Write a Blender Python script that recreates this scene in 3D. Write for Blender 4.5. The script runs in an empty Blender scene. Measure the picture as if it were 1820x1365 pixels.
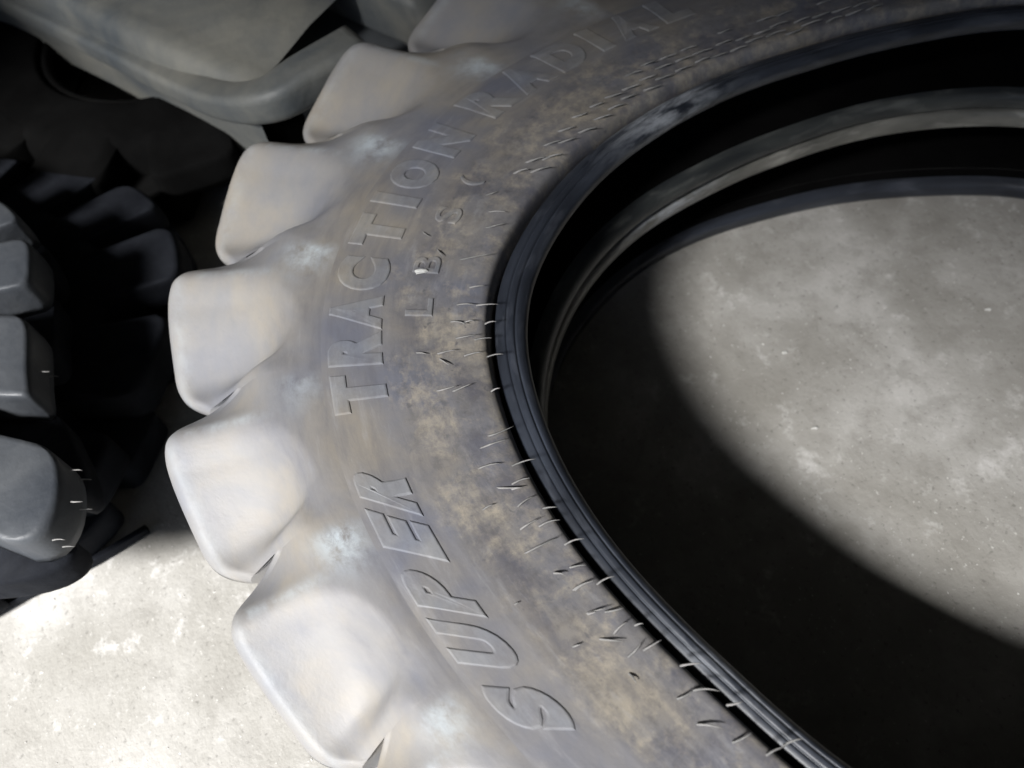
import bpy, bmesh, math, random
import numpy as np
from mathutils import Vector, Matrix, noise as mnoise

random.seed(7)
rng = np.random.default_rng(7)
S = 0.4                                   # metres per modelling unit (the unit is the bead radius)
scene = bpy.context.scene
C = scene.collection

# ---------------------------------------------------------------- camera
RT = np.array([0.38431188, 0.91564834, -0.11786647])
UP = np.array([-0.73378888, 0.38043767, 0.56286861])
FW = np.array([-0.56023054, 0.12982799, -0.81809928])
CAM = np.array([0.67168995, -1.25186662, 1.47000389])
FPX = 1482.64
cd = bpy.data.cameras.new("camera")
cam = bpy.data.objects.new("camera", cd)
C.objects.link(cam)
cam.matrix_world = Matrix(((RT[0], UP[0], -FW[0], CAM[0] * S), (RT[1], UP[1], -FW[1], CAM[1] * S),
                           (RT[2], UP[2], -FW[2], CAM[2] * S), (0, 0, 0, 1)))
cd.sensor_width = 36
cd.lens = FPX / 1820 * 36
cd.clip_start = 0.02
cd.clip_end = 500
cd.dof.use_dof = True
cd.dof.focus_distance = 1.72 * S
cd.dof.aperture_fstop = 5.0
scene.camera = cam

# ---------------------------------------------------------------- light
LDIR = Vector((-0.23, 0.385, -0.47)).normalized()      # the way the light travels
world = bpy.data.worlds.new("World")
scene.world = world
world.use_nodes = True
wn = world.node_tree
sky = wn.nodes.new("ShaderNodeTexSky")
sky.sky_type = 'NISHITA'
sky.sun_disc = False
sky.sun_elevation = math.asin(-LDIR.z)
sky.sun_rotation = math.atan2(-LDIR.x, -LDIR.y)
bg = wn.nodes["Background"]
bg.inputs[1].default_value = 0.05
wn.links.new(sky.outputs[0], bg.inputs[0])
sl = bpy.data.lights.new("sun", 'SUN')
sl.energy = 5.0
sl.angle = math.radians(13)
sl.color = (1.0, 0.985, 0.97)
so = bpy.data.objects.new("sun", sl)
so.rotation_euler = LDIR.to_track_quat('-Z', 'Y').to_euler()
C.objects.link(so)
scene.view_settings.view_transform = 'Standard'
scene.view_settings.look = 'None'
scene.view_settings.exposure = 1.2
scene.view_settings.gamma = 1.0

# ---------------------------------------------------------------- helpers
ORG = {}                                   # world origin (units) of each thing


def tag(o, label=None, cat=None, group=None, kind=None):
    if label: o['label'] = label
    if cat: o['category'] = cat
    if group: o['group'] = group
    if kind: o['kind'] = kind
    return o


def thing(name, loc, label, cat, group=None):
    o = bpy.data.objects.new(name, None)
    o.empty_display_size = 0.05
    o.location = [c * S for c in loc]
    C.objects.link(o)
    ORG[o.name] = np.array(loc, float)
    return tag(o, label, cat, group)


def mk(name, V, F, mat, parent=None, smooth=True, attrs=None, loc=None):
    """one mesh object from unit coordinates"""
    V = np.asarray(V, float)
    if parent is not None:
        org = ORG[parent.name]
    else:
        org = np.array(loc if loc is not None else (0, 0, 0), float)
    me = bpy.data.meshes.new(name)
    me.from_pydata(((V - org) * S).tolist(), [], [list(map(int, f)) for f in F])
    if attrs:
        for k, a in attrs.items():
            a = np.asarray(a, np.float32)
            if a.ndim == 1:
                at_ = me.attributes.new(k, 'FLOAT', 'POINT')
                at_.data.foreach_set('value', a)
            else:
                at_ = me.attributes.new(k, 'FLOAT_VECTOR', 'POINT')
                at_.data.foreach_set('vector', a.ravel())
    if smooth:
        me.polygons.foreach_set('use_smooth', [True] * len(me.polygons))
    me.materials.append(mat)
    me.update()
    o = bpy.data.objects.new(name, me)
    C.objects.link(o)
    if parent is not None:
        o.parent = parent
        ORG[o.name] = org
    else:
        o.location = org * S
        ORG[o.name] = org
    return o


def grid_faces(nu, nv, wrap_u=False):
    F = []
    for i in range(nu if wrap_u else nu - 1):
        for j in range(nv - 1):
            a, b = i * nv + j, ((i + 1) % nu) * nv + j
            F.append((a, b, b + 1, a + 1))
    return F


def at(px, py, z):
    d = (px - 910) / FPX * RT - (py - 682.5) / FPX * UP + FW
    return CAM + d * ((z - CAM[2]) / d[2])


def sst(a, b, x):
    t = np.clip((x - a) / (b - a), 0, 1)
    return t * t * (3 - 2 * t)


def periodic(tab, blur=2.0):
    """smooth periodic function of degrees through (deg, value) pairs"""
    d = np.array([p[0] for p in tab], float)
    v = np.array([p[1] for p in tab], float)
    x = np.arange(-360, 720, 1.0)
    dd = np.concatenate([d - 360, d, d + 360]); vv = np.concatenate([v, v, v])
    y = np.interp(x, dd, vv)
    k = np.exp(-0.5 * (np.arange(-20, 21) / max(blur, .1)) ** 2); k /= k.sum()
    for _ in range(2):
        y = np.convolve(np.pad(y, 20, mode='edge'), k, 'valid')
    return lambda t: np.interp(np.asarray(t, float) % 360, x, y)


# outline of the worn, out-of-round tyres
A_TOP = periodic([(0, 1.1), (60, 1.13), (110, 1.12), (138, 1.075), (154, .988), (171, .946), (185, .955), (200, .971),
                  (214, 1.0), (225, 1.02), (236, 1.042), (245, 1.038), (258, 1.013), (270, .993), (284, .976),
                  (294, .977), (304, 1.005), (320, 1.04)], 3)
A_LOW = periodic([(0, 1.1), (60, 1.13), (110, 1.165), (132, 1.122), (150, 1.048), (171, .972), (189, .959), (208, .995),
                  (221, 1.011), (233, 1.019), (245, 1.02), (270, .99), (290, .98), (320, 1.03)], 3)
A_FLOOR = periodic([(0, 1.12), (60, 1.18), (110, 1.21), (127, 1.182), (141, 1.099), (156, 1.061), (172, 1.04),
                    (186, 1.063), (193, 1.077), (220, 1.09), (250, 1.06), (290, 1.02), (320, 1.05)], 4)
K = periodic([(0, .8), (90, .8), (150, .82), (185, .86), (200, .93), (215, 1.0), (230, 1.0), (245, .93), (255, .88),
              (270, .785), (285, .715), (300, .7), (330, .75)], 4)

MID = -0.155


OUT = periodic([(0, .03), (120, .05), (185, .27), (195, .235), (204, .165), (211, .11), (219, .072), (235, .050), (250, .012), (262, -.012), (275, -.035), (295, -.04), (330, 0)], 4)


def ring_r(th, rho, z):
    """radius of the upper tyre at th degrees, nominal radius rho and height z"""
    w = np.clip((0.0 - z) / 0.33, 0, 1)
    a = A_TOP(th) * (1 - w) + A_LOW(th) * w
    return a + (rho - 1) * K(th) + OUT(th) * np.clip((rho - 1.52) / .40, 0, 1.1)


def ring_r2(th, rho, z):
    w = np.clip((-0.35 - z) / 0.32, 0, 1)
    a = A_LOW(th) * (1 - w) + A_FLOOR(th) * w
    return a + (rho - 1) * K(th)


def pol2xyz(th, rho, z, f=ring_r):
    th = np.asarray(th, float); rho = np.asarray(rho, float); z = np.asarray(z, float)
    r = f(th, rho, z)
    t = np.radians(th)
    return np.stack([r * np.cos(t), r * np.sin(t), z + 0 * r], -1)


# ---------------------------------------------------------------- materials
def new_mat(name):
    m = bpy.data.materials.new(name)
    m.use_nodes = True
    nt = m.node_tree
    return m, nt, nt.nodes["Principled BSDF"]


def N(nt, typ, **kw):
    n = nt.nodes.new(typ)
    for k, v in kw.items():
        setattr(n, k, v)
    return n


def ramp(nt, src, stops, interp='LINEAR'):
    r = nt.nodes.new("ShaderNodeValToRGB")
    r.color_ramp.interpolation = interp
    el = r.color_ramp.elements
    while len(el) > 1:
        el.remove(el[-1])
    el[0].position = stops[0][0]
    c = stops[0][1]
    el[0].color = (*c, 1) if not isinstance(c, (int, float)) else (c, c, c, 1)
    for p, c in stops[1:]:
        e = el.new(p)
        e.color = (*c, 1) if not isinstance(c, (int, float)) else (c, c, c, 1)
    nt.links.new(src, r.inputs[0])
    return r


def noise(nt, co, scale, detail=4, rough=.55, dist=0.0):
    n = nt.nodes.new("ShaderNodeTexNoise")
    n.inputs['Scale'].default_value = scale
    n.inputs['Detail'].default_value = detail
    n.inputs['Roughness'].default_value = rough
    n.inputs['Distortion'].default_value = dist
    if co is not None:
        nt.links.new(co, n.inputs['Vector'])
    return n


def mix(nt, fac, a, b, mode='MIX'):
    m = nt.nodes.new("ShaderNodeMix")
    m.data_type = 'RGBA'
    m.blend_type = mode
    for sock, v in ((m.inputs[0], fac), (m.inputs[6], a), (m.inputs[7], b)):
        if isinstance(v, (int, float)):
            sock.default_value = v if sock == m.inputs[0] else (v, v, v, 1)
        elif isinstance(v, tuple):
            sock.default_value = (*v, 1)
        else:
            nt.links.new(v, sock)
    return m.outputs[2]


def bump(nt, bsdf, h, strength, dist):
    b = nt.nodes.new("ShaderNodeBump")
    b.inputs['Strength'].default_value = strength
    b.inputs['Distance'].default_value = dist
    nt.links.new(h, b.inputs['Height'])
    nt.links.new(b.outputs[0], bsdf.inputs['Normal'])
    return b


def math_n(nt, op, a, b=None):
    m = nt.nodes.new("ShaderNodeMath")
    m.operation = op
    for i, v in enumerate((a, b)):
        if v is None: continue
        if isinstance(v, (int, float)): m.inputs[i].default_value = v
        else: nt.links.new(v, m.inputs[i])
    return m.outputs[0]


def tyre_material(name):
    m, nt, b = new_mat(name)
    pa = N(nt, "ShaderNodeAttribute", attribute_name="polar")
    co = pa.outputs['Vector']
    big = noise(nt, co, 4.5, 4, .55, .3)
    mid_ = noise(nt, co, 11, 9, .72, .2)
    blot = noise(nt, co, 6.5, 9, .70, .3)
    fine = noise(nt, co, 110, 3, .6)
    sep = N(nt, "ShaderNodeSeparateXYZ")
    nt.links.new(co, sep.inputs[0])
    wob = math_n(nt, 'ADD', sep.outputs[1], math_n(nt, 'MULTIPLY', math_n(nt, 'SUBTRACT', blot.outputs[0], .5), .35))

    def srange(src, a, b_, lo, hi):
        mr = N(nt, "ShaderNodeMapRange")
        mr.interpolation_type = 'SMOOTHSTEP'
        for k, v in zip((1, 2, 3, 4), (a, b_, lo, hi)): mr.inputs[k].default_value = v
        nt.links.new(src, mr.inputs[0])
        return mr.outputs[0]
    inner = srange(wob, 1.28, 1.37, 1.0, 0.0)
    lug = srange(wob, 1.46, 1.70, 0.0, 1.0)
    base = ramp(nt, big.outputs[0], [(.32, (.132, .138, .168)), (.5, (.178, .172, .172)), (.66, (.235, .212, .178))]).outputs[0]
    beige = ramp(nt, mid_.outputs[0], [(.47, 0.0), (.66, 1.0)]).outputs[0]
    col = mix(nt, math_n(nt, 'MULTIPLY', math_n(nt, 'MULTIPLY', beige, inner), .85), base, (.39, .345, .27))
    dark = ramp(nt, blot.outputs[0], [(.49, 0.0), (.62, 1.0)]).outputs[0]
    col = mix(nt, math_n(nt, 'MULTIPLY', math_n(nt, 'MULTIPLY', dark, inner), .8), col, (.078, .078, .10))
    spk = ramp(nt, noise(nt, co, 40, 2, .5).outputs[0], [(.70, 0.0), (.75, 1.0)]).outputs[0]
    col = mix(nt, math_n(nt, 'MULTIPLY', math_n(nt, 'MULTIPLY', spk, inner), .6), col, (.07, .07, .08))
    lcol = ramp(nt, big.outputs[0], [(.3, (.195, .20, .222)), (.5, (.245, .238, .232)), (.68, (.30, .272, .23))]).outputs[0]
    lst = ramp(nt, mid_.outputs[0], [(.53, 0.0), (.66, 1.0)]).outputs[0]
    lcol = mix(nt, math_n(nt, 'MULTIPLY', lst, .18), lcol, (.17, .18, .22))
    col = mix(nt, lug, col, lcol)
    mps = N(nt, "ShaderNodeMapping")
    mps.inputs['Scale'].default_value = (.22, 1, 1)
    nt.links.new(co, mps.inputs[0])
    st = noise(nt, mps.outputs[0], 34, 7, .7, .3)
    sf = ramp(nt, st.outputs[0], [(.50, 0.0), (.68, 1.0)]).outputs[0]
    calm = math_n(nt, 'SUBTRACT', 1.0, math_n(nt, 'MULTIPLY', lug, .8))
    col = mix(nt, math_n(nt, 'MULTIPLY', math_n(nt, 'MULTIPLY', sf, calm), .38), col, (.09, .09, .105))
    sf = ramp(nt, st.outputs[0], [(.30, 1.0), (.44, 0.0)]).outputs[0]
    col = mix(nt, math_n(nt, 'MULTIPLY', math_n(nt, 'MULTIPLY', sf, calm), .28), col, (.36, .36, .37))
    gr = noise(nt, co, 38, 8, .75, .2)
    gf = ramp(nt, gr.outputs[0], [(.48, 0.0), (.62, 1.0)]).outputs[0]
    col = mix(nt, math_n(nt, 'MULTIPLY', math_n(nt, 'MULTIPLY', gf, inner), .45), col, (.09, .085, .085))
    sc = N(nt, "ShaderNodeAttribute", attribute_name="scuff")
    scn = ramp(nt, noise(nt, co, 17, 6, .72, .1).outputs[0], [(.36, 0.0), (.6, 1.0)]).outputs[0]
    col = mix(nt, math_n(nt, 'MULTIPLY', sc.outputs['Fac'], scn), col, (.50, .56, .60))
    col = mix(nt, math_n(nt, 'MULTIPLY', fine.outputs[0], .16), col, (.14, .14, .15))
    nt.links.new(col, b.inputs['Base Color'])
    nt.links.new(srange(lug, 0.0, 1.0, .62, .53), b.inputs['Roughness'])
    b.inputs['Specular IOR Level'].default_value = .45
    h = math_n(nt, 'ADD', math_n(nt, 'MULTIPLY', mid_.outputs[0], .7), math_n(nt, 'MULTIPLY', fine.outputs[0], .2))
    bump(nt, b, h, .16, .004)
    return m


def plain_rubber(name, c0, c1, rough=.45, scale=14, bmp=.25, spec=.5):
    m, nt, b = new_mat(name)
    tc = N(nt, "ShaderNodeTexCoord")
    n1 = noise(nt, tc.outputs['Object'], scale, 6, .62, .4)
    col = ramp(nt, n1.outputs[0], [(.35, c0), (.68, c1)]).outputs[0]
    nt.links.new(col, b.inputs['Base Color'])
    rr = ramp(nt, noise(nt, tc.outputs['Object'], scale * 2.2, 4).outputs[0], [(.3, rough - .08), (.7, rough + .12)])
    nt.links.new(rr.outputs[0], b.inputs['Roughness'])
    b.inputs['Specular IOR Level'].default_value = spec
    bump(nt, b, noise(nt, tc.outputs['Object'], scale * 9, 4).outputs[0], bmp, .003)
    return m


M_side = tyre_material("dusty_tyre_rubber")
M_lug = M_side
M_lower = plain_rubber("lower_tyre_rubber", (.03, .03, .03), (.075, .072, .066), .6, 12)
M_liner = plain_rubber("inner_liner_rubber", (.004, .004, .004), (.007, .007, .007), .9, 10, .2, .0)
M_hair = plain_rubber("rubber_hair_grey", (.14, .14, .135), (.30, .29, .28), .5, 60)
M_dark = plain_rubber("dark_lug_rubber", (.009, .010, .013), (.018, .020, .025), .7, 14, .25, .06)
M_dark2 = plain_rubber("tread_base_rubber", (.04, .045, .05), (.07, .075, .08), .6, 9)
M_mid = plain_rubber("grey_lug_rubber", (.065, .074, .08), (.17, .167, .145), .6, 6, .5)


def bead_material(name, c0, c1, dust, amount):
    m, nt, b = new_mat(name)
    pa = N(nt, "ShaderNodeAttribute", attribute_name="polar")
    mp = N(nt, "ShaderNodeMapping")
    mp.inputs['Scale'].default_value = (1, 4, 4)
    nt.links.new(pa.outputs['Vector'], mp.inputs[0])
    n1 = noise(nt, mp.outputs[0], 3.5, 4, .55, .3)
    n2 = noise(nt, mp.outputs[0], 6, 5, .6, .3)
    col = ramp(nt, n1.outputs[0], [(.35, c0), (.7, c1)]).outputs[0]
    f = ramp(nt, n2.outputs[0], [(.52, 0.0), (.72, 1.0)]).outputs[0]
    col = mix(nt, math_n(nt, 'MULTIPLY', f, amount), col, dust)
    sa = N(nt, "ShaderNodeAttribute", attribute_name="scuff")
    sf = ramp(nt, noise(nt, mp.outputs[0], 7, 6, .65, .2).outputs[0], [(.40, 0.0), (.60, 1.0)]).outputs[0]
    col = mix(nt, math_n(nt, 'MULTIPLY', sa.outputs['Fac'], sf), col, (.33, .35, .38))
    nt.links.new(col, b.inputs['Base Color'])
    b.inputs['Roughness'].default_value = .42
    bump(nt, b, n2.outputs[0], .1, .003)
    return m


M_bead = bead_material("bead_rubber", (.016, .019, .026), (.034, .040, .054), (.12, .13, .155), .35)
M_bead3 = bead_material("dull_bead_rubber", (.022, .025, .027), (.055, .06, .058), (.16, .165, .155), .5)
M_bead2 = bead_material("dusty_bead_rubber", (.10, .10, .09), (.22, .215, .19), (.45, .44, .40), .6)


def concrete():
    m, nt, b = new_mat("concrete_floor")
    tc = N(nt, "ShaderNodeTexCoord")
    co = tc.outputs['Object']
    n0 = noise(nt, co, 2.2, 4, .55, .2)
    n1 = noise(nt, co, 6.5, 6, .6, .15)
    n2 = noise(nt, co, 24, 6, .7, .1)
    n3 = noise(nt, co, 150, 4, .65)
    col = ramp(nt, n1.outputs[0], [(.3, (.265, .255, .232)), (.5, (.345, .335, .312)), (.7, (.49, .48, .46))]).outputs[0]
    f = ramp(nt, n0.outputs[0], [(.40, 1.0), (.58, 0.0)]).outputs[0]
    col = mix(nt, math_n(nt, 'MULTIPLY', f, .45), col, (.25, .24, .215))
    f = ramp(nt, n2.outputs[0], [(.36, 1.0), (.50, 0.0)]).outputs[0]
    col = mix(nt, math_n(nt, 'MULTIPLY', f, .4), col, (.22, .21, .19))
    f = ramp(nt, n2.outputs[0], [(.58, 0.0), (.72, 1.0)]).outputs[0]
    col = mix(nt, math_n(nt, 'MULTIPLY', f, .6), col, (.66, .65, .635))
    f = ramp(nt, n3.outputs[0], [(.64, 0.0), (.70, 1.0)]).outputs[0]
    col = mix(nt, math_n(nt, 'MULTIPLY', f, .7), col, (.62, .61, .58))
    f = ramp(nt, n3.outputs[0], [(.33, 1.0), (.40, 0.0)]).outputs[0]
    col = mix(nt, math_n(nt, 'MULTIPLY', f, .5), col, (.12, .115, .105))
    nt.links.new(col, b.inputs['Base Color'])
    rr = ramp(nt, n1.outputs[0], [(.35, .48), (.65, .72)])
    nt.links.new(rr.outputs[0], b.inputs['Roughness'])
    h = math_n(nt, 'ADD', n2.outputs[0], math_n(nt, 'MULTIPLY', n3.outputs[0], .6))
    bump(nt, b, h, .35, .004)
    return m


M_floor = concrete()
M_white = plain_rubber("white_chip", (.45, .45, .43), (.62, .62, .60), .6, 80, .1)
M_shed = plain_rubber("shed_sheet_metal", (.05, .05, .05), (.08, .08, .078), .7, 2, .1)

# ---------------------------------------------------------------- the setting
FZ = -0.70
n = 40
xs = np.linspace(-1, 1, n); xs = np.sign(xs) * np.abs(xs) ** 2.2 * 250
V = [(x, y, FZ) for x in xs for y in xs]
mk("floor", V, [tuple(reversed(f)) for f in grid_faces(n, n)], M_floor, smooth=False)["kind"] = "structure"


def box_mesh(p0, p1):
    (a, b, c), (d, e, f) = p0, p1
    V = [(a, b, c), (d, b, c), (d, e, c), (a, e, c), (a, b, f), (d, b, f), (d, e, f), (a, e, f)]
    return np.array(V, float), [(3, 2, 1, 0), (4, 5, 6, 7), (0, 1, 5, 4), (1, 2, 6, 5), (2, 3, 7, 6), (3, 0, 4, 7)]


# open-fronted shed round the tyres, out of view; eave and walls placed to shape the daylight
LU = np.array([LDIR.x, LDIR.y]); TAN = -LDIR.z / np.linalg.norm(LU); LU = LU / np.linalg.norm(LU)
LV = np.array([-LU[1], LU[0]])
HR = 8.0
EAVE = -0.58 - (HR + .3) / TAN


def shed_panel(name, u0, u1, v0, v1, z0, z1, label, cat):
    P, F = box_mesh((u0, v0, z0), (u1, v1, z1))
    W = np.stack([P[:, 0] * LU[0] + P[:, 1] * LV[0], P[:, 0] * LU[1] + P[:, 1] * LV[1], P[:, 2]], -1)
    o = mk(name, W, F, M_shed, smooth=False)
    o["kind"] = "structure"
    return o


shed_panel("shed_roof", EAVE, 14, -6.5, 6.5, HR, HR + .3, "", "")
shed_panel("back_wall", 14, 14.4, -6.9, 6.9, FZ, HR, "", "")
shed_panel("side_wall", EAVE, 14, 6.5, 6.9, FZ, HR, "", "")
shed_panel("side_wall", EAVE, 14, -6.9, -6.5, FZ, HR, "", "")

# ---------------------------------------------------------------- big tyre
NT = 432
TH = np.arange(NT) * 360.0 / NT


def smooth_profile(pts, n_):
    """Catmull-Rom through (rho, z) points"""
    P = np.array(pts, float)
    P = np.vstack([2 * P[0] - P[1], P, 2 * P[-1] - P[-2]])
    out = []
    for i in range(1, len(P) - 2):
        for t in np.linspace(0, 1, n_, endpoint=False):
            p0, p1, p2, p3 = P[i - 1], P[i], P[i + 1], P[i + 2]
            out.append(.5 * ((2 * p1) + (-p0 + p2) * t + (2 * p0 - 5 * p1 + 4 * p2 - p3) * t * t
                             + (-p0 + 3 * p1 - 3 * p2 + p3) * t ** 3))
    out.append(P[-2])
    return np.array(out)


def revolve(name, prof, mat, parent, f=ring_r, flip=False, relief=None):
    nv = len(prof)
    T = np.repeat(TH, nv)
    R_ = np.tile(prof[:, 0], NT); Z = np.tile(prof[:, 1], NT)
    if relief is not None:
        Z = Z + relief(T, R_)
    V = pol2xyz(T, R_, Z, f)
    F = grid_faces(NT, nv, True)
    if flip: F = [tuple(reversed(q)) for q in F]
    polar = np.stack([np.radians(T) * 1.3, R_, Z], -1)
    sc = .9 * np.exp(-((T - 198) / 9) ** 2) + .35 * np.exp(-((T - 292) / 6) ** 2) if name == 'bead_ring' else np.zeros(len(T))
    return mk(name, V, F, mat, parent, True, {"polar": polar, "scuff": sc})


tyre = thing("tractor_tyre", (-0.0, -0.0, MID), "large grey lugged tractor tyre lying on the stack, raised lettering on its sidewall", "tyre")


def flip_z(prof): return np.array([(r, 2 * MID - z) for r, z in prof])


SIDE_PTS = [(1.088, -.030), (1.089, -.002), (1.094, .020), (1.104, .031), (1.125, .035), (1.18, .037), (1.25, .040), (1.32, .043),
            (1.345, .0425), (1.40, .042), (1.46, .041), (1.501, .038)]
BEAD_PTS = [(1.045, -.052), (1.015, -.042), (1.002, -.020), (1.003, -.002), (1.014, .009), (1.024, .0125), (1.028, .0095), (1.033, .0135), (1.045, .0125), (1.050, .0085), (1.055, .0105), (1.068, .0075), (1.077, .001), (1.082, -.012), (1.085, -.034)]


def relief(T, R_):
    c = np.stack([np.cos(np.radians(T)) * R_ * 4, np.sin(np.radians(T)) * R_ * 4], -1)
    out = np.array([mnoise.noise(Vector((a, b, 3.1))) for a, b in c])
    return out * .006 * sst(1.09, 1.14, R_) * (1 - sst(1.47, 1.5, R_))


revolve("sidewall", smooth_profile(SIDE_PTS, 4), M_side, tyre, relief=relief)
revolve("bead_ring", smooth_profile(BEAD_PTS, 4), M_bead, tyre)
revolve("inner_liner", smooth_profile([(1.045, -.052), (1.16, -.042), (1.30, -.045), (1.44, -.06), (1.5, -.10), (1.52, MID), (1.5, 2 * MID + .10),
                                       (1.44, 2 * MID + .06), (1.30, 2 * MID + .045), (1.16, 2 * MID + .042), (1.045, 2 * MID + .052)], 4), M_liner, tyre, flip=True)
LOW_SIDE = flip_z(SIDE_PTS)
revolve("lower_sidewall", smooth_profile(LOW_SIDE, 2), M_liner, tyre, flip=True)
revolve("lower_bead_ring", smooth_profile(flip_z(BEAD_PTS), 3), M_bead3, tyre, flip=True)

VAL = [190.0, 204.2, 219.0, 233.8, 248.3, 263.0, 278.6, 293.5]
more = np.linspace(293.5, 360 + 190.0, 19)[1:-1]
VAL = VAL + more.tolist()


_aa = np.linspace(0, 1, 101)
_ar = np.interp(_aa, [0, .2, .27, .4, .55, .7, .82, .9, .96, 1.0], [1.80, 1.71, 1.66, 1.595, 1.562, 1.558, 1.59, 1.64, 1.70, 1.76])
ARC_A, ARC_R = _aa, np.convolve(np.pad(_ar, 6, mode='edge'), np.ones(13) / 13, 'valid')


def lug_shape(a, rho, rout):
    """height of a lug's upper surface; a runs 0..1 from its far to its near valley"""
    w = np.clip((rho - 1.5) / .40, 0, 1)
    z = .038 - .028 * sst(0, 1, w)
    # valley line shared with the neighbouring lugs
    dv = .108 * sst(.30, .86, w)
    # far flank: a facet that falls gently into the valley behind
    crest = .27 + .06 * w
    fl = np.clip((crest - a) / crest, 0, 1)
    fl = np.where(fl < .30, fl * fl / .60, fl - .15) / .85
    zz = z - dv * fl
    # end face: a sunken scoop with an arched inner edge, deeper towards the near valley
    arc = np.interp(a, ARC_A, ARC_R)
    d = np.maximum(rho - arc, 0)
    zz = zz - .032 * sst(.05, .55, w) * np.clip((a - .30) / .70, 0, 1)
    amp = .016 + .085 * sst(.25, .95, a)
    zz = zz - amp * (1 - np.exp(-(d / .095) ** 1.5)) * sst(.20, .46, a)
    near = sst(.80, 1.0, a)
    z = zz * (1 - near) + (z - dv) * near
    return z


def lug_mesh(v0, v1, na, nr, side=1, sa=.9, sp=.13, sr=1.575):
    aa = np.linspace(0, 1, na)
    A_, S_ = [], []
    V, pol, scf = [], [], []
    rin = 1.499
    ns = 12
    nv = nr + ns
    for k_, a in enumerate(list(aa) + [1.0, 1.0]):
        far = 1.94 - .19 * (1 - min(1, a / .50)) ** 2.6
        ro = far - .095 * max(0, (a - .76) / .24) ** 2.4
        if k_ == na + 1: ro = 1.94 - .19      # closing wall: down to the outline of the next lug
        ro = float(ro)
        th = v0 + (v1 - v0) * a
        rr = np.linspace(rin, ro - .036, nr)
        zz = lug_shape(np.full(nr, a), rr, ro)
        z_end = zz[-1]
        # rounded outer edge, then the tread face
        ang = np.linspace(0, math.pi / 2, 5)[1:]
        er = ro - .036 + .036 * np.sin(ang)
        ez = z_end - .038 * (1 - np.cos(ang))
        kz = np.concatenate([np.linspace(ez[-1], MID + .02, 6)[1:], [MID - .002, MID - .004, MID - .004]])
        kr = ro + np.concatenate([-.022 * np.linspace(0, 1, 6)[1:], [-.03, -.05, -.32]])
        rho = np.concatenate([rr, er, kr]); z = np.concatenate([zz, ez, kz])
        V.append(np.stack([np.full(nv, th), rho, z], -1))
        da = abs(a - sp)
        scf.append(sa * float(sst(0, .10, np.array(a))) * np.exp(-(da / .15) ** 2 - ((rho - sr) / .055) ** 2)
                   + .35 * np.exp(-((a - .27) / .03) ** 2) * sst(1.6, 1.7, rho) * (rho < 1.86)
                   + .18 * np.exp(-((rho - 1.90) / .02) ** 2))
    V = np.concatenate(V); scf = np.concatenate(scf)
    F = [tuple(reversed(f)) for f in grid_faces(na + 2, nv) if not (na - 1) * nv <= f[0] < na * nv]
    return V, F, scf


SCF = [.95, .7, .85, .35, 1.0, .6, .8]


def add_lug(parent, v0, v1, na, nr, mat, f=ring_r, mirror=None, name="lug"):
    P, F, scf = lug_mesh(v0, v1, na, nr, 1, SCF[int(v0) % 7], .08 + .012 * (int(v0) % 5), 1.56 + .012 * (int(v0 * 3) % 4))
    th, rho, z = P[:, 0], P[:, 1], P[:, 2].copy()
    if mirror is not None:
        z = 2 * mirror - z
        F = [tuple(reversed(q)) for q in F]
        rho = np.where(rho > 1.6, rho - .09 * (rho - 1.6) / .3, rho)
    X = pol2xyz(th, rho, z, f)
    polar = np.stack([np.radians(th) * 1.3, rho, z * 1.5], -1)
    return mk(name, X, F, mat, parent, True, {"polar": polar, "scuff": scf})


for i in range(len(VAL)):
    v0 = VAL[i]; v1 = VAL[(i + 1) % len(VAL)]
    if v1 < v0: v1 += 360
    vis = 185 < v0 < 292
    lo = add_lug(tyre, v0, v1, 56 if vis else 14, 44 if vis else 10, M_lug)
for i in range(len(VAL)):
    v0 = VAL[i]; v1 = VAL[(i + 1) % len(VAL)]
    if v1 < v0: v1 += 360
    h = (v1 - v0) * .5
    vis = 225 < v0 < 292
    add_lug(tyre, v0 + h, v1 + h, 28 if vis else 10, 16 if vis else 8, M_lug, mirror=MID)

# ---------------------------------------------------------------- raised lettering


def letter(ch, th, rho0, rho1, wdeg, parent, mat, bold=.055, hgt=.0034, slant=0.0):
    cu = bpy.data.curves.new("letter", 'FONT')
    cu.body = ch
    cu.size = 1.0
    cu.extrude = .012
    cu.bevel_depth = .030
    cu.bevel_resolution = 1
    cu.offset = bold
    cu.resolution_u = 5
    ob = bpy.data.objects.new("letter", cu)
    C.objects.link(ob)
    dg = bpy.context.evaluated_depsgraph_get()
    me = bpy.data.meshes.new_from_object(ob.evaluated_get(dg))
    bpy.data.objects.remove(ob)
    bm = bmesh.new(); bm.from_mesh(me)
    bmesh.ops.remove_doubles(bm, verts=bm.verts, dist=.002)
    me2 = bm
    P = np.array([v.co[:] for v in me2.verts])
    me2.verts.index_update()
    F = [[v.index for v in f.verts] for f in me2.faces]
    bm.free()
    bpy.data.meshes.remove(me)
    mn, mx = P.min(0), P.max(0)
    u = (P[:, 0] - mn[0]) / (mx[0] - mn[0]) - .5
    v = (P[:, 1] - mn[1]) / (mx[1] - mn[1])
    w = (P[:, 2] - mn[2]) / (mx[2] - mn[2])
    rho = rho0 + (rho1 - rho0) * v
    t = th - u * wdeg + slant * (v - .5)
    zs = np.interp(rho, [p[0] for p in SIDE_PTS[4:12]], [p[1] for p in SIDE_PTS[4:12]])
    zs = zs + relief(t, rho)
    z = zs - .0050 + (.0050 + hgt) * w
    X = pol2xyz(t, rho, z)
    polar = np.stack([np.radians(t) * 1.3, rho, z], -1)
    return mk("letter", X, F, mat, parent, False, {"polar": polar, "scuff": np.zeros(len(X)) + .12})


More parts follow.
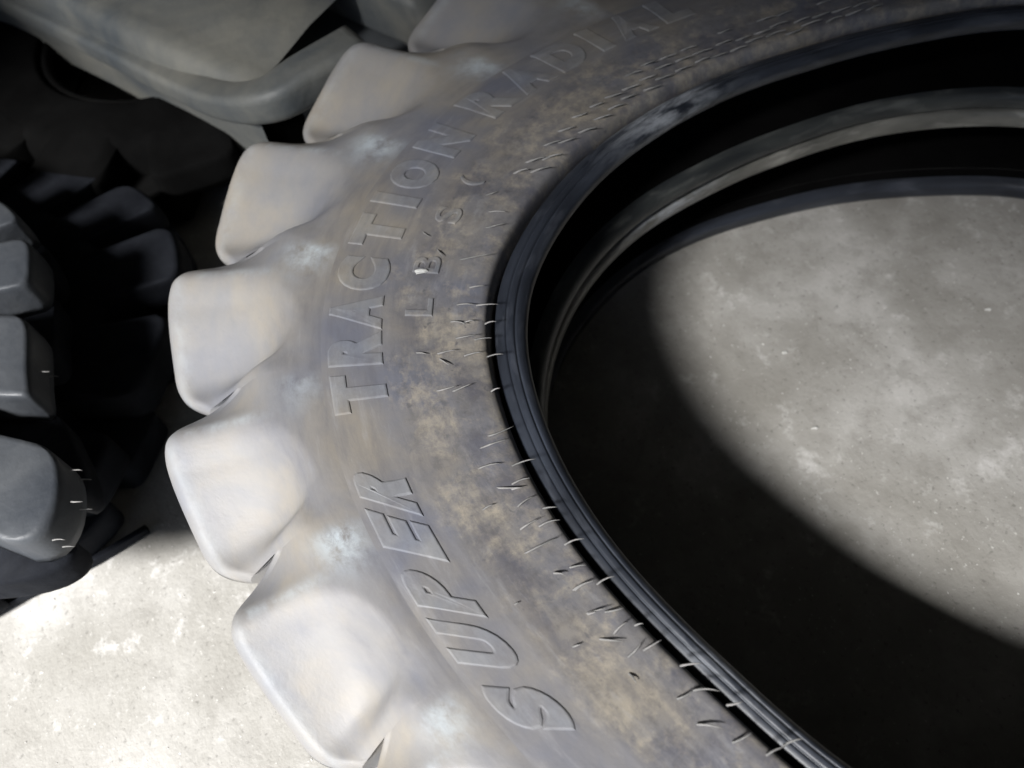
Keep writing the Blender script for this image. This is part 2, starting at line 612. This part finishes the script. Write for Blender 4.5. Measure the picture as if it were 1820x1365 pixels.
for ch, th, w, sl_ in [("S", 283.6, 4.3, 0), ("U", 277.6, 4.3, 0), ("P", 272.4, 4.0, 0), ("E", 266.7, 3.9, 0), ("R", 261.7, 4.2, 0)]:
    letter(ch, th, 1.367, 1.485, w, tyre, M_side, slant=-3.6)
for ch, th, w in [("T", 251.8, 4.1), ("R", 246.8, 4.0), ("A", 242.6, 4.2), ("C", 237.9, 4.3), ("T", 232.3, 4.1), ("I", 228.0, 1.5),
                  ("O", 224.0, 4.4), ("N", 218.4, 4.2)]:
    letter(ch, th, 1.347, 1.484, w, tyre, M_side, slant=-.3)
for ch, th, w in [("R", 210.8, 4.6), ("A", 205.4, 5.0), ("D", 199.6, 4.8), ("I", 195.0, 1.9), ("A", 190.2, 5.0), ("L", 184.4, 4.2)]:
    letter(ch, th, 1.345, 1.492, w, tyre, M_side)
for ch, th, w in [("L", 242.0, 2.4), ("B", 236.2, 2.4), ("S", 229.0, 2.4), ("(", 223.4, 1.3)]:
    letter(ch, th, 1.225, 1.292, w, tyre, M_side, bold=.0, hgt=.0035)

# ---------------------------------------------------------------- moulding hairs


def hair(root, tip, parent, r0=.0023, lift=.004, mat=M_hair):
    root = np.array(root, float); tip = np.array(tip, float)
    d = tip - root; L = np.linalg.norm(d)
    side = np.cross(d / L, [0, 0, 1]) * L * random.uniform(-.07, .07)
    pts = []
    for t in np.linspace(0, 1, 6):
        p = root + d * t + side * math.sin(t * math.pi) + np.array([0, 0, lift * math.sin(t * math.pi * .75)])
        pts.append(p)
    pts = np.array(pts)
    V, F = [], []
    k = 5
    for i, p in enumerate(pts):
        t = pts[min(i + 1, 5)] - pts[max(i - 1, 0)]; t /= np.linalg.norm(t)
        a = np.cross(t, [0, 0, 1]); a /= np.linalg.norm(a); b_ = np.cross(a, t)
        r = r0 * (1 - .75 * (i / 5) ** 1.5)
        for j in range(k):
            an = 2 * math.pi * j / k
            V.append(p + r * (a * math.cos(an) + b_ * math.sin(an)))
    for i in range(5):
        for j in range(k):
            F.append((i * k + j, i * k + (j + 1) % k, (i + 1) * k + (j + 1) % k, (i + 1) * k + j))
    F.append(tuple(range(5 * k, 6 * k)))
    return mk("rubber_hair", V, F, mat, parent)


HP = []
s_ = .502
for a in [(0, 295, 85, 272), (0, 360, 65, 340), (0, 378, 40, 373), (20, 440, 80, 405), (110, 445, 160, 443), (30, 520, 95, 485),
          (95, 510, 170, 488), (45, 605, 165, 550), (185, 575, 255, 555), (205, 655, 262, 648), (300, 715, 362, 688),
          (215, 735, 290, 705), (265, 818, 340, 800), (330, 812, 395, 800), (360, 890, 410, 848), (435, 860, 465, 855), (310, 908, 395, 918),
          (410, 972, 460, 920), (465, 948, 530, 912), (595, 1003, 670, 996), (585, 1120, 640, 1092), (640, 1090, 735, 1094),
          (760, 1142, 815, 1132), (655, 1210, 745, 1225), (415, 1030, 440, 1065), (960, 1285, 1030, 1262), (155, 675, 185, 682),
          (780, 1275, 850, 1240), (900, 1320, 965, 1290)]:
    HP.append((910 + a[0] * s_, 680 + a[1] * s_, 910 + a[2] * s_, 680 + a[3] * s_))
s_ = .366
for a in [(760, 578, 925, 552), (805, 713, 880, 708), (745, 797, 830, 800), (838, 800, 945, 798), (715, 880, 785, 895), (775, 885, 830, 880),
          (880, 890, 935, 882), (740, 960, 845, 945), (830, 967, 915, 962), (540, 1032, 598, 1040), (650, 1035, 740, 1020),
          (780, 1045, 870, 1030), (890, 1050, 970, 1040), (630, 1220, 750, 1192), (720, 1220, 820, 1182), (910, 1218, 955, 1205),
          (660, 1060, 708, 1095), (650, 530, 675, 565), (575, 440, 610, 468), (880, 425, 983, 405), (890, 348, 983, 350), (875, 268, 945, 250)]:
    HP.append((540 + a[0] * s_, 250 + a[1] * s_, 540 + a[2] * s_, 250 + a[3] * s_))
s_ = .4617
for a in [(620, 293, 720, 270), (625, 215, 750, 175), (700, 362, 800, 363), (640, 452, 690, 428), (920, 690, 960, 697), (1000, 757, 1080, 720),
          (1050, 848, 1083, 842), (990, 975, 1025, 965), (765, 815, 785, 805), (660, 165, 765, 127)]:
    HP.append((560 + a[0] * s_, 700 + a[1] * s_, 560 + a[2] * s_, 700 + a[3] * s_))
for x0, y0, x1, y1 in HP:
    hair(at(x0, y0, .038), at(x1, y1, .045), tyre)
# two or three close rows along the top of the ring
for th in np.arange(132, 221, 3.1):
    for rw, rho in enumerate((1.118, 1.162, 1.208)):
        if (rw == 2 and (th > 213 or random.random() < .5)) or (th < 160 and random.random() < .25): continue
        t = th + rw * 1.4 + random.uniform(-.35, .35)
        p = pol2xyz(t, rho + random.uniform(-.010, .010), .036)
        d = RT * random.uniform(.042, .056) + np.array([0, 0, .0]); d[2] = .006
        hair(p - d * .5, p + d * .5 + [0, 0, .006], tyre, r0=.0038)

# ---------------------------------------------------------------- the tyre below it
MID2 = -0.523
tyre2 = thing("tractor_tyre", (0, 0, FZ), "dark tyre under the lettered tyre, its beads seen through the hole", "tyre")


def shift(prof, dz): return np.array([(r, z + dz) for r, z in prof])


TOP2 = shift(SIDE_PTS, MID2 - MID); B2 = [(r, z) for r, z in shift(BEAD_PTS, MID2 - MID)]
B2 = [(1.04, -.404), (1.004, -.386), (1.0, -.362), (1.006, -.340), (1.02, -.331), (1.06, -.328), (1.082, -.333), (1.085, -.38)]
revolve("sidewall", smooth_profile(TOP2, 2), M_lower, tyre2, ring_r2)
revolve("bead_ring", smooth_profile(B2, 3), M_bead2, tyre2, ring_r2)
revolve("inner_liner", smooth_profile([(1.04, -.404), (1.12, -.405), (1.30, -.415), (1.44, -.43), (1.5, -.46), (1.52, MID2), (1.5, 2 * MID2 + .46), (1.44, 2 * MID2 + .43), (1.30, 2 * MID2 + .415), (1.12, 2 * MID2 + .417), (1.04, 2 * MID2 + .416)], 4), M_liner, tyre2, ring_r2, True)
revolve("lower_bead_ring", smooth_profile([(r, 2 * MID2 - z + .012) for r, z in B2], 3), M_bead, tyre2, ring_r2, True)
revolve("lower_sidewall", smooth_profile([(r, 2 * MID2 - z + .02) for r, z in TOP2], 2), M_lower, tyre2, ring_r2, True)
for i in range(len(VAL)):
    v0 = VAL[i]; v1 = VAL[(i + 1) % len(VAL)]
    if v1 < v0: v1 += 360
    for mir in (False, True):
        P, F, scf = lug_mesh(v0 + (0 if mir else 7), v1 + (0 if mir else 7), 16, 10)
        z = P[:, 2] + (MID2 - MID)
        if mir:
            z = 2 * MID2 - z + .012
            F = [tuple(reversed(q)) for q in F]
        X = pol2xyz(P[:, 0], P[:, 1] - .03, z, ring_r2)
        mk("lug", X, F, M_dark, tyre2, True)

# ---------------------------------------------------------------- the stack of tyres on the left
NC = np.array([-1.6, -3.17])
R_UP = periodic([(0, .95), (20, 1.0), (32, 1.10), (38, 1.25), (43, 1.53), (48, 1.50), (53, 1.40), (60, 1.21), (74, 1.11), (87, 1.10), (94, 1.08),
                 (114, .97), (150, 1.0), (200, 1.2), (300, 1.2)], 2)
R_DN = periodic([(0, .95), (20, .97), (35, 1.05), (53, 1.29), (60, 1.26), (75, 1.33), (90, 1.43), (105, 1.44), (125, 1.32), (150, 1.2), (200, 1.2), (300, 1.1)], 3)  # bulged so dark lugs fill the gap in place of shade
M_slug = plain_rubber("block_lug_rubber", (.034, .040, .050), (.082, .088, .096), .5, 9)


def block_lug(v0, v1, na=14, nr=7):
    V = []
    lo = 1.60
    for u in np.linspace(-1, 1, na):
        h = max(0.0, 1 - abs(u) ** 7) ** (1 / 5.0)
        th = (v0 + v1) / 2 + u * (v1 - v0) / 2
        ro = lo + (1.93 - lo) * h
        zt = .030 * (1 - h) * -1
        rr = np.linspace(1.50, ro - .03, nr); zz = .036 - .045 * ((rr - 1.5) / .43) * h + zt
        an = np.linspace(0, math.pi / 2, 5)[1:]
        er = ro - .03 + .03 * np.sin(an); ez = zz[-1] - .035 * (1 - np.cos(an))
        kz = np.array([-.09, -.12, MID, MID]); kr = np.array([ro + .004, ro + .005, ro, 1.55])
        V.append(np.stack([np.full(nr + 8, th), np.concatenate([rr, er, kr]), np.concatenate([zz, ez, kz])], -1))
    return np.concatenate(V), [tuple(reversed(f)) for f in grid_faces(na, nr + 8)]


def stack_tyre(zc, Rn, label, mlug, vals, NC=NC, hairs=False, mside=None, group="tyres of the dark stack on the left"):
    t = thing("lugged_tyre", (NC[0], NC[1], zc - .15), label, "tyre", group)

    def xyz(th, rho, z):
        r = Rn(th) * np.asarray(rho) / 1.925
        a = np.radians(th)
        return np.stack([NC[0] + r * np.cos(a), NC[1] + r * np.sin(a), zc + (np.asarray(z) - MID) * .8], -1)
    n_t = 144
    tt = np.arange(n_t) * 2.5

    def rev(name, prof, mat, flip=False):
        T = np.repeat(tt, len(prof))
        F = grid_faces(n_t, len(prof), True)
        if flip: F = [tuple(reversed(q)) for q in F]
        mk(name, xyz(T, np.tile(prof[:, 0], n_t), np.tile(prof[:, 1], n_t)), F, mat, t)
    rev("sidewall", smooth_profile([(1.08, -.03), (1.09, .02), (1.12, .035), (1.3, .04), (1.48, .036), (1.56, .012), (1.60, -.05), (1.605, MID)], 3), M_dark if mside is None else mside)
    rev("bead_ring", smooth_profile([(1.2, -.04), (1.02, -.04), (1.0, -.01), (1.02, .01), (1.06, .01), (1.085, -.03)], 3), M_bead if mside is None else mside)
    rev("inner_liner", smooth_profile([(1.2, -.04), (1.5, -.10), (1.55, MID), (1.5, 2 * MID + .10), (1.2, 2 * MID + .04)], 3), M_liner, True)
    rev("lower_sidewall", flip_z(smooth_profile([(1.02, -.04), (1.09, .02), (1.12, .035), (1.3, .04), (1.48, .036), (1.56, .012), (1.60, -.05), (1.605, MID)], 2)), M_dark if mside is None else mside, True)
    for k in range(len(vals)):
        v0 = vals[k]; v1 = vals[(k + 1) % len(vals)]
        if v1 < v0: v1 += 360
        for mir in (False, True):
            sh = .5 * (v1 - v0) if mir else 0
            g = .13 * (v1 - v0)
            P, F = block_lug(v0 + g + sh, v1 - g + sh, 22 if 20 < v0 < 120 else 12)
            z = P[:, 2]
            if mir:
                z = 2 * MID - z
                F = [tuple(reversed(q)) for q in F]
            mk("lug", xyz(P[:, 0], P[:, 1], z), F, (M_liner if mlug is M_liner else M_dark) if mir else mlug, t)  # lower row takes a darker rubber in place of shade
    for th in (45.5, 49, 52, 64) if hairs else ():
        for z in (-.05, -.10):
            p = xyz(th + random.uniform(-.5, .5), 1.945, z)
            hair(p, p + RT * .03, t, r0=.0022, lift=.002)
    return t


vals = [41.0, 55.5, 75.5, 91.5, 104.0] + np.linspace(104, 401, 19)[1:-1].tolist()
vals = sorted(v % 360 for v in vals)
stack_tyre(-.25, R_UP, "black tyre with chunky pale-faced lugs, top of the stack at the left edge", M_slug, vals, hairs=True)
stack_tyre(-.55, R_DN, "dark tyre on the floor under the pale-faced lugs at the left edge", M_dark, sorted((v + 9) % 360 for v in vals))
# unseen higher pile, added only to cast shade into the gap
R_SHADE_PILE = periodic([(0, 1.42), (90, 1.4), (180, 1.45), (270, 1.4)], 5)
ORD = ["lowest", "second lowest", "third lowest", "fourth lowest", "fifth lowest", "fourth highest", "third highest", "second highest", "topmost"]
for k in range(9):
    stack_tyre(-.55 + .30 * k, R_SHADE_PILE, "%s tyre of the unseen pile added to shade the dark gap" % ORD[k], M_dark, sorted((v + 23 * k) % 360 for v in vals),
               NC=np.array([-3.1 + .03 * (k % 3), -4.85 + .03 * (k % 2)]), group="tyres of the added shade pile")
stack_tyre(-.55, periodic([(0, 1.0), (180, 1.0)]), "small black tyre added to fill the dark gap below the background tyre", M_liner, [k * 30.0 + 11 for k in range(12)], mside=M_liner,
           NC=np.array([-3.06, -1.55]), group="black tyre added in the dark gap")  # near-black tyre added so the gap reads dark and its floor is hidden

# ---------------------------------------------------------------- sweeps for the tyre in the background


def sweep(path, sect, closed=True, twist=None):
    """path: points; sect: list of (side, up) offsets per path point"""
    path = np.array(path, float)
    V = []
    m = len(sect[0])
    for i, p in enumerate(path):
        t = path[min(i + 1, len(path) - 1)] - path[max(i - 1, 0)]; t = t / np.linalg.norm(t)
        a = np.cross(t, [0, 0, 1]); a /= np.linalg.norm(a); b_ = np.cross(a, t)
        for (x, y) in sect[i]:
            V.append(p + a * x + b_ * y)
    F = []
    for i in range(len(path) - 1):
        for j in range(m if closed else m - 1):
            F.append((i * m + j, i * m + (j + 1) % m, (i + 1) * m + (j + 1) % m, (i + 1) * m + j))
    if closed:
        F.append(tuple(range(m - 1, -1, -1))); F.append(tuple(range((len(path) - 1) * m, len(path) * m)))
    return np.array(V), F


def spline(pts, n_):
    P = np.array(pts, float)
    P = np.vstack([2 * P[0] - P[1], P, 2 * P[-1] - P[-2]])
    out = []
    for i in range(1, len(P) - 2):
        for t in np.linspace(0, 1, n_, endpoint=False):
            p0, p1, p2, p3 = P[i - 1], P[i], P[i + 1], P[i + 2]
            out.append(.5 * ((2 * p1) + (-p0 + p2) * t + (2 * p0 - 5 * p1 + 4 * p2 - p3) * t * t + (-p0 + 3 * p1 - 3 * p2 + p3) * t ** 3))
    out.append(P[-2])
    return np.array(out)


def rrect(hw, hh, r, k=4):
    out = []
    for cx, cy, a0 in ((hw - r, hh - r, 0), (-hw + r, hh - r, 90), (-hw + r, -hh + r, 180), (hw - r, -hh + r, 270)):
        for q in range(k + 1):
            a = math.radians(a0 + 90 * q / k)
            out.append((cx + r * math.cos(a), cy + r * math.sin(a)))
    return out


bt = thing("background_tyre", tuple(at(300, -60, FZ)), "large grey tyre with long smooth tread bars behind the stack, upper left", "tyre")
# carcass: gently curved shell falling towards the camera
path = spline([at(-260, -158, -.1), at(60, -30, -.1), at(250, 62, -.11), at(360, 112, -.12), at(450, 152, -.13)], 8)
sect = [(.0, -.40), (.03, -.2), (.028, -.06), (.012, -.02), (-.02, 0), (-.07, .002), (-.12, .004), (-.17, .016), (-.30, .045), (-.45, .06), (-.62, .05), (-.85, .0)]
V, F = sweep(path, [sect] * len(path), closed=False)
mk("carcass", V, F, M_mid, bt)
path = spline([at(360, -60, -.16), at(480, 20, -.20), at(600, 70, -.24), at(760, 120, -.26)], 6)
V, F = sweep(path, [[(.22, -.25), (.20, -.08), (.12, -.02), (0, 0), (-.2, .01), (-.4, -.02)]] * len(path), closed=False)
mk("tread_base", V, F, M_dark2, bt)
bp_ = spline([at(-160, -84, -.26), at(50, 16, -.26), at(200, 90, -.25), at(320, 150, -.22), at(405, 180, -.17), at(480, 176, -.12), at(550, 138, -.10), at(640, 92, -.10)], 7)
wd = np.interp(np.linspace(0, 1, len(bp_)), [0, .45, .58, .72, 1], [.05, .052, .058, .068, .085])
V, F = sweep(bp_, [rrect(w_, w_ * .85, w_ * .45) for w_ in wd])
mk("tread_bar", V, F, M_mid, bt)
bp_ = spline([at(500, -110, -.14), at(590, -62, -.14), at(670, -28, -.14), at(790, 20, -.14)], 6)
V, F = sweep(bp_, [rrect(.13, .10, .03)] * len(bp_))
mk("tread_bar", V, F, M_mid, bt)

# ---------------------------------------------------------------- strip and chips on the floor
pth = spline([at(-60, 1108, FZ + .03), at(60, 1050, FZ + .03), at(160, 1000, FZ + .03), at(262, 940, FZ + .03)], 5)
V, F = sweep(pth, [rrect(.010, .014, .004)] * len(pth))
o = mk("floor_strip", V, F, M_dark, loc=tuple(pth[8]))  # stands in for the bottom edge of the lower tyre
tag(o, "narrow dark strip standing in for the bottom tyre edge of the left stack", "strip")


def chip(name, px, py, z, r, mat, label, cat, el=1.7):
    c = at(px, py, z)
    m_ = 9
    ax = RT.copy(); ax[2] = 0; ax /= np.linalg.norm(ax)
    ay = np.array([-ax[1], ax[0], 0])
    V = []
    for lv, (s0, hz) in enumerate(((1.0, 0.001), (.9, .006), (.5, .009))):
        for i in range(m_):
            a = 2 * math.pi * i / m_
            q = r * s0 * (1 + .3 * math.sin(i * 2.3 + px) * (lv < 2))
            V.append(c + ax * math.cos(a) * q * el + ay * math.sin(a) * q * .6 + np.array([0, 0, hz]))
    F = []
    for l in range(2):
        for i in range(m_):
            F.append((l * m_ + i, l * m_ + (i + 1) % m_, (l + 1) * m_ + (i + 1) % m_, (l + 1) * m_ + i))
    F.append(tuple(range(2 * m_, 3 * m_)))
    o = mk(name, V, F, mat, smooth=False, loc=tuple(c))
    return tag(o, label, cat, 'white chips scattered about')


chip("white_chip", 748, 484, .0415, .0095, M_white, "white paint chip lying on the sidewall beside the raised lettering", "chip")
chip("white_chip", 1757, 551, FZ, .0065, M_white, "white chip on the floor inside the hole, near the right edge", "chip")
chip("white_chip", 1395, 628, FZ, .0055, M_white, "small white chip on the floor in the middle of the hole", "chip")
chip("white_chip", 1448, 762, FZ, .0055, M_white, "white chip on the floor below the pale scrape inside the hole", "chip")

# fine pale grit lying on the concrete
GV, GF = [], []
for q in range(420):
    if q < 230:
        c = at(random.uniform(1150, 1840), random.uniform(330, 1150), FZ)
    else:
        c = at(random.uniform(-40, 600), random.uniform(930, 1400), FZ)
    r = random.uniform(.0012, .0034) * (1.6 if random.random() < .08 else 1)
    b = len(GV); a0 = random.uniform(0, 6.3); e = random.uniform(.4, 1)
    for i in range(5):
        a = a0 + i * 1.2566
        rr = r * random.uniform(.7, 1.3)
        GV.append(c + np.array([math.cos(a) * rr, math.sin(a) * rr * e, .0002]))
    GV.append(c + np.array([0, 0, r * random.uniform(.4, .8)]))
    for i in range(5):
        GF.append((b + i, b + (i + 1) % 5, b + 5))
M_grit = plain_rubber("pale_grit", (.30, .29, .27), (.72, .71, .69), .7, 40, .1)
g = mk("floor_grit", GV, GF, M_grit, smooth=False)
tag(g, "fine pale grit scattered over the concrete floor", "grit", kind="stuff")
